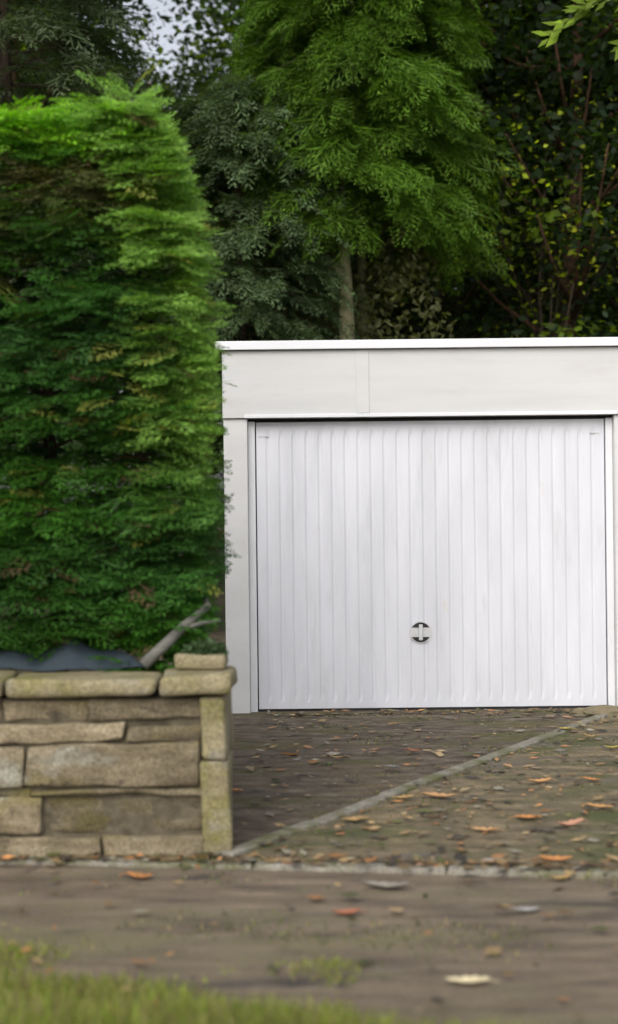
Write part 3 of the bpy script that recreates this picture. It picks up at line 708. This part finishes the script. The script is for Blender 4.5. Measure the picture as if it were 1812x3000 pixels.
V = leaf_quads(c, d, nn, L, L*RNG.uniform(0.3, 0.7, n)); V[:, :, 2] = np.clip(V[:, :, 2], 0.0025, 0.022)
tag(link('leaf_litter', quads_mesh('leaf_litter', V, t), M['litter']), 'scattered small dead leaves and bits over road and driveway', kind='stuff')
# moss and low weeds: on the verge, and sparsely on road edge and drives
def blades(name, x, y, h, col, label, z0=-0.012, w=0.004):
    n = len(x); c = np.stack([x, y, np.full(n, z0)], 1)
    d = np.stack([RNG.normal(0, 0.55, n), RNG.normal(0, 0.45, n), np.ones(n)], 1)
    nn = np.stack([RNG.normal(0, 0.4, n), -np.ones(n), RNG.normal(0, 0.2, n)], 1)
    t = np.array(col)*(RNG.uniform(0.6, 1.4, n)*(1+0.5*nz(c, (1.6, 2.5, 1), 2)))[:, None]
    dry = RNG.random(n) < 0.26; t[dry] = np.array([0.26, 0.21, 0.10])
    tag(link(name, quads_mesh(name, leaf_quads(c, d, nn, h, np.full(n, w)*RNG.uniform(0.7, 1.5, n)), t), M['grass']), label, kind='stuff')
n = 90000; x = RNG.uniform(-2.2, 1.5, n); y = RNG.uniform(2.9, 5.1, n)
c3 = np.stack([x, y, 0*x], 1); nzv = nz(c3, (1.5, 3.0, 1), 6)
lim = np.interp(x, [-1.2, -0.5, -0.2, 0.05, 0.3, 0.6, 1.2], [4.62, 4.46, 4.28, 4.34, 4.12, 3.80, 3.5])+nzv*0.35
p = np.clip((lim-y)/0.30, 0, 1)*np.clip(0.62+1.2*nzv, 0.08, 1)+0.16*(x < -0.2)*np.clip(1-(y-4.2)/0.8, 0, 1)*np.clip(0.3+nzv*1.5, 0, 1); kp = RNG.random(n) < p
blades('grass', x[kp], y[kp], RNG.uniform(0.03, 0.12, kp.sum())*np.clip(0.25+1.4*(lim-y)[kp], 0.2, 1.1), (0.185, 0.225, 0.040), 'short mossy grass on the near verge')
n = 42000; x = RNG.uniform(-2.4, 3.4, n); y = RNG.uniform(4.2, 9.9, n); c3 = np.stack([x, y, 0*x], 1)
nzv = nz(c3, (1.3, 2.4, 1), 16)+0.5*nz(c3, (4, 8, 1), 26)
kline = (y-K0.y)-(x-K0.x)*kd.y/kd.x
near_k = np.exp(-(np.abs(kline)/0.22)**2)*0.5*(y > edgeY(x)); near_e = np.exp(-(np.abs(y-edgeY(x))/0.06)**2)*0.25; near_w = (x < WR)*np.exp(-(np.abs(y-YW+0.05)/0.05)**2)*0.5
on_road = np.where(y < edgeY(x), 0.16*(x < 0.7), 0.0)
kp = (RNG.random(n) < np.clip((nzv-0.16)*2.2+near_k*0.8+near_e+near_w+on_road-0.1, 0, 1)*0.75) & np.array([zone_ok(a1, b1) for a1, b1 in zip(x, y)])
blades('moss_and_weeds', x[kp], y[kp], RNG.uniform(0.006, 0.022, kp.sum()), (0.085, 0.115, 0.025), 'thin moss and weeds on road and driveway', -0.004, 0.006)

# single fallen leaves that stand out
OR, TA, RD, CR, YE = (0.55, 0.25, 0.09), (0.42, 0.28, 0.12), (0.38, 0.15, 0.08), (0.72, 0.62, 0.40), (0.45, 0.36, 0.08)
leaves = [
 (850, 2218, 0.11, (0.24, 0.10, 0.02), 'dark rust-brown fallen leaf on the driveway left of the door handle'),
 (990, 2225, 0.10, TA, 'tan fallen leaf on the driveway just right of the rust-brown leaf'),
 (1215, 2205, 0.09, RD, 'reddish fallen leaf on the driveway below the door handle'),
 (1150, 2125, 0.08, TA, 'tan fallen leaf closest to the garage door, below the handle'),
 (685, 2322, 0.10, OR, 'orange fallen leaf at the foot of the wall pier'),
 (1580, 2295, 0.13, (0.62, 0.34, 0.14), 'bright orange leaf below the pale kerb strip towards the right'),
 (1735, 2290, 0.10, OR, 'orange leaf on the right driveway near the frame edge'),
 (1655, 2145, 0.10, YE, 'yellow leaf lying on the pale kerb strip'),
 (1735, 2168, 0.10, TA, 'tan leaf right of the yellow leaf on the strip'),
 (1795, 2195, 0.10, YE, 'yellow leaf on the right driveway at the frame edge'),
 (1290, 2342, 0.17, (0.50, 0.29, 0.14), 'long pale orange leaf lying across the driveway centre'),
 (1180, 2345, 0.12, TA, 'tan leaf touching the long pale orange leaf'),
 (1550, 2402, 0.12, OR, 'orange leaf on the right driveway above the road edge'),
 (1670, 2425, 0.14, (0.52, 0.28, 0.18), 'pinkish orange leaf next to the orange leaf on the right driveway'),
 (1630, 2532, 0.13, OR, 'large orange leaf on the kerb at the road edge'),
 (1640, 2568, 0.10, TA, 'tan leaf on the road just below the kerb leaf'),
 (410, 2565, 0.11, OR, 'orange leaf on the road below the stone wall'),
 (1015, 2672, 0.10, RD, 'reddish leaf in the middle of the road'),
 (1545, 2662, 0.10, (0.34, 0.33, 0.31), 'pale grey leaf on the road at the right'),
 (1370, 2868, 0.13, CR, 'cream-white leaf on the asphalt near the bottom right'),
 (380, 2972, 0.15, (0.42, 0.25, 0.08), 'orange-brown leaf in the grass at the bottom left'),
 (1420, 2440, 0.13, (0.50, 0.30, 0.14), 'pale orange leaf just above the kerb between pale strip and right frame edge'),
 (1760, 2370, 0.13, (0.55, 0.30, 0.12), 'orange leaf nearest the right frame edge on the side driveway'),
 (1040, 2410, 0.12, TA, 'broad tan leaf where the pale strip fades into the litter'),
 (1150, 2258, 0.09, (0.27, 0.28, 0.26), 'pale grey leaf on the driveway left of the strip'),
 (1130, 2592, 0.18, (0.27, 0.24, 0.20), 'flat pale brown leaf on the road below the kerb centre'),
]
def leaf_bm(L, W, curl, seed):
    bm = bmesh.new(); rs = random.Random(seed); N_ = 9; rows = []
    for i in range(N_+1):
        t = i/N_; wv = W*0.5*math.sin(PI*min(1, t*0.96+0.03))**0.75*(1-0.25*t)*(1+0.16*(1 if i % 2 else -1))
        z = curl*(4*(t-0.5)**2)*L*0.22; row = []
        for s_ in (-1, -0.5, 0, 0.5, 1):
            row.append(bm.verts.new(((t-0.5)*L, s_*wv+0.06*L*math.sin(t*3+seed), z+abs(s_)**1.5*wv*0.35+0.003*rs.random())))
        rows.append(row)
    for i in range(N_):
        for j in range(4): bm.faces.new((rows[i][j], rows[i+1][j], rows[i+1][j+1], rows[i][j+1]))
    tube(bm, [Vector((-0.5*L-0.03, 0, 0.006)), Vector((-0.5*L, 0, curl*L*0.22)), Vector((0, 0.06*L*math.sin(1.5+seed), 0.002)), Vector((0.45*L, 0.06*L*math.sin(2.85+seed), curl*L*0.18))], [0.0015, 0.0015, 0.0012, 0.0005], 5)
    return bm
for i, (px, py, L, colr, lab) in enumerate(leaves):
    g_ = G(px, py); m = surf_mat('fallen leaf colour', [(0.3, tuple(v*0.72 for v in colr)), (0.7, colr)], scale=18, rough=0.75, bump=0.3, bscale=60)
    o = bmobj('fallen_leaf', leaf_bm(L, L*random.uniform(0.42, 0.6), random.uniform(0.3, 0.9), i*1.3), m, None, True)
    o.location = (g_.x, g_.y, 0.006 if g_.y > edgeY(g_.x) else -0.010); o.rotation_euler = (0, 0, random.uniform(-0.5, 0.5)+(PI if i % 2 else 0))
    if 'strip' in lab and 'on the' in lab: o.location.z = 0.016
    if 'kerb at' in lab: o.location.z = 0.010
    tag(o, lab, 'leaf', 'fallen autumn leaves on the ground')
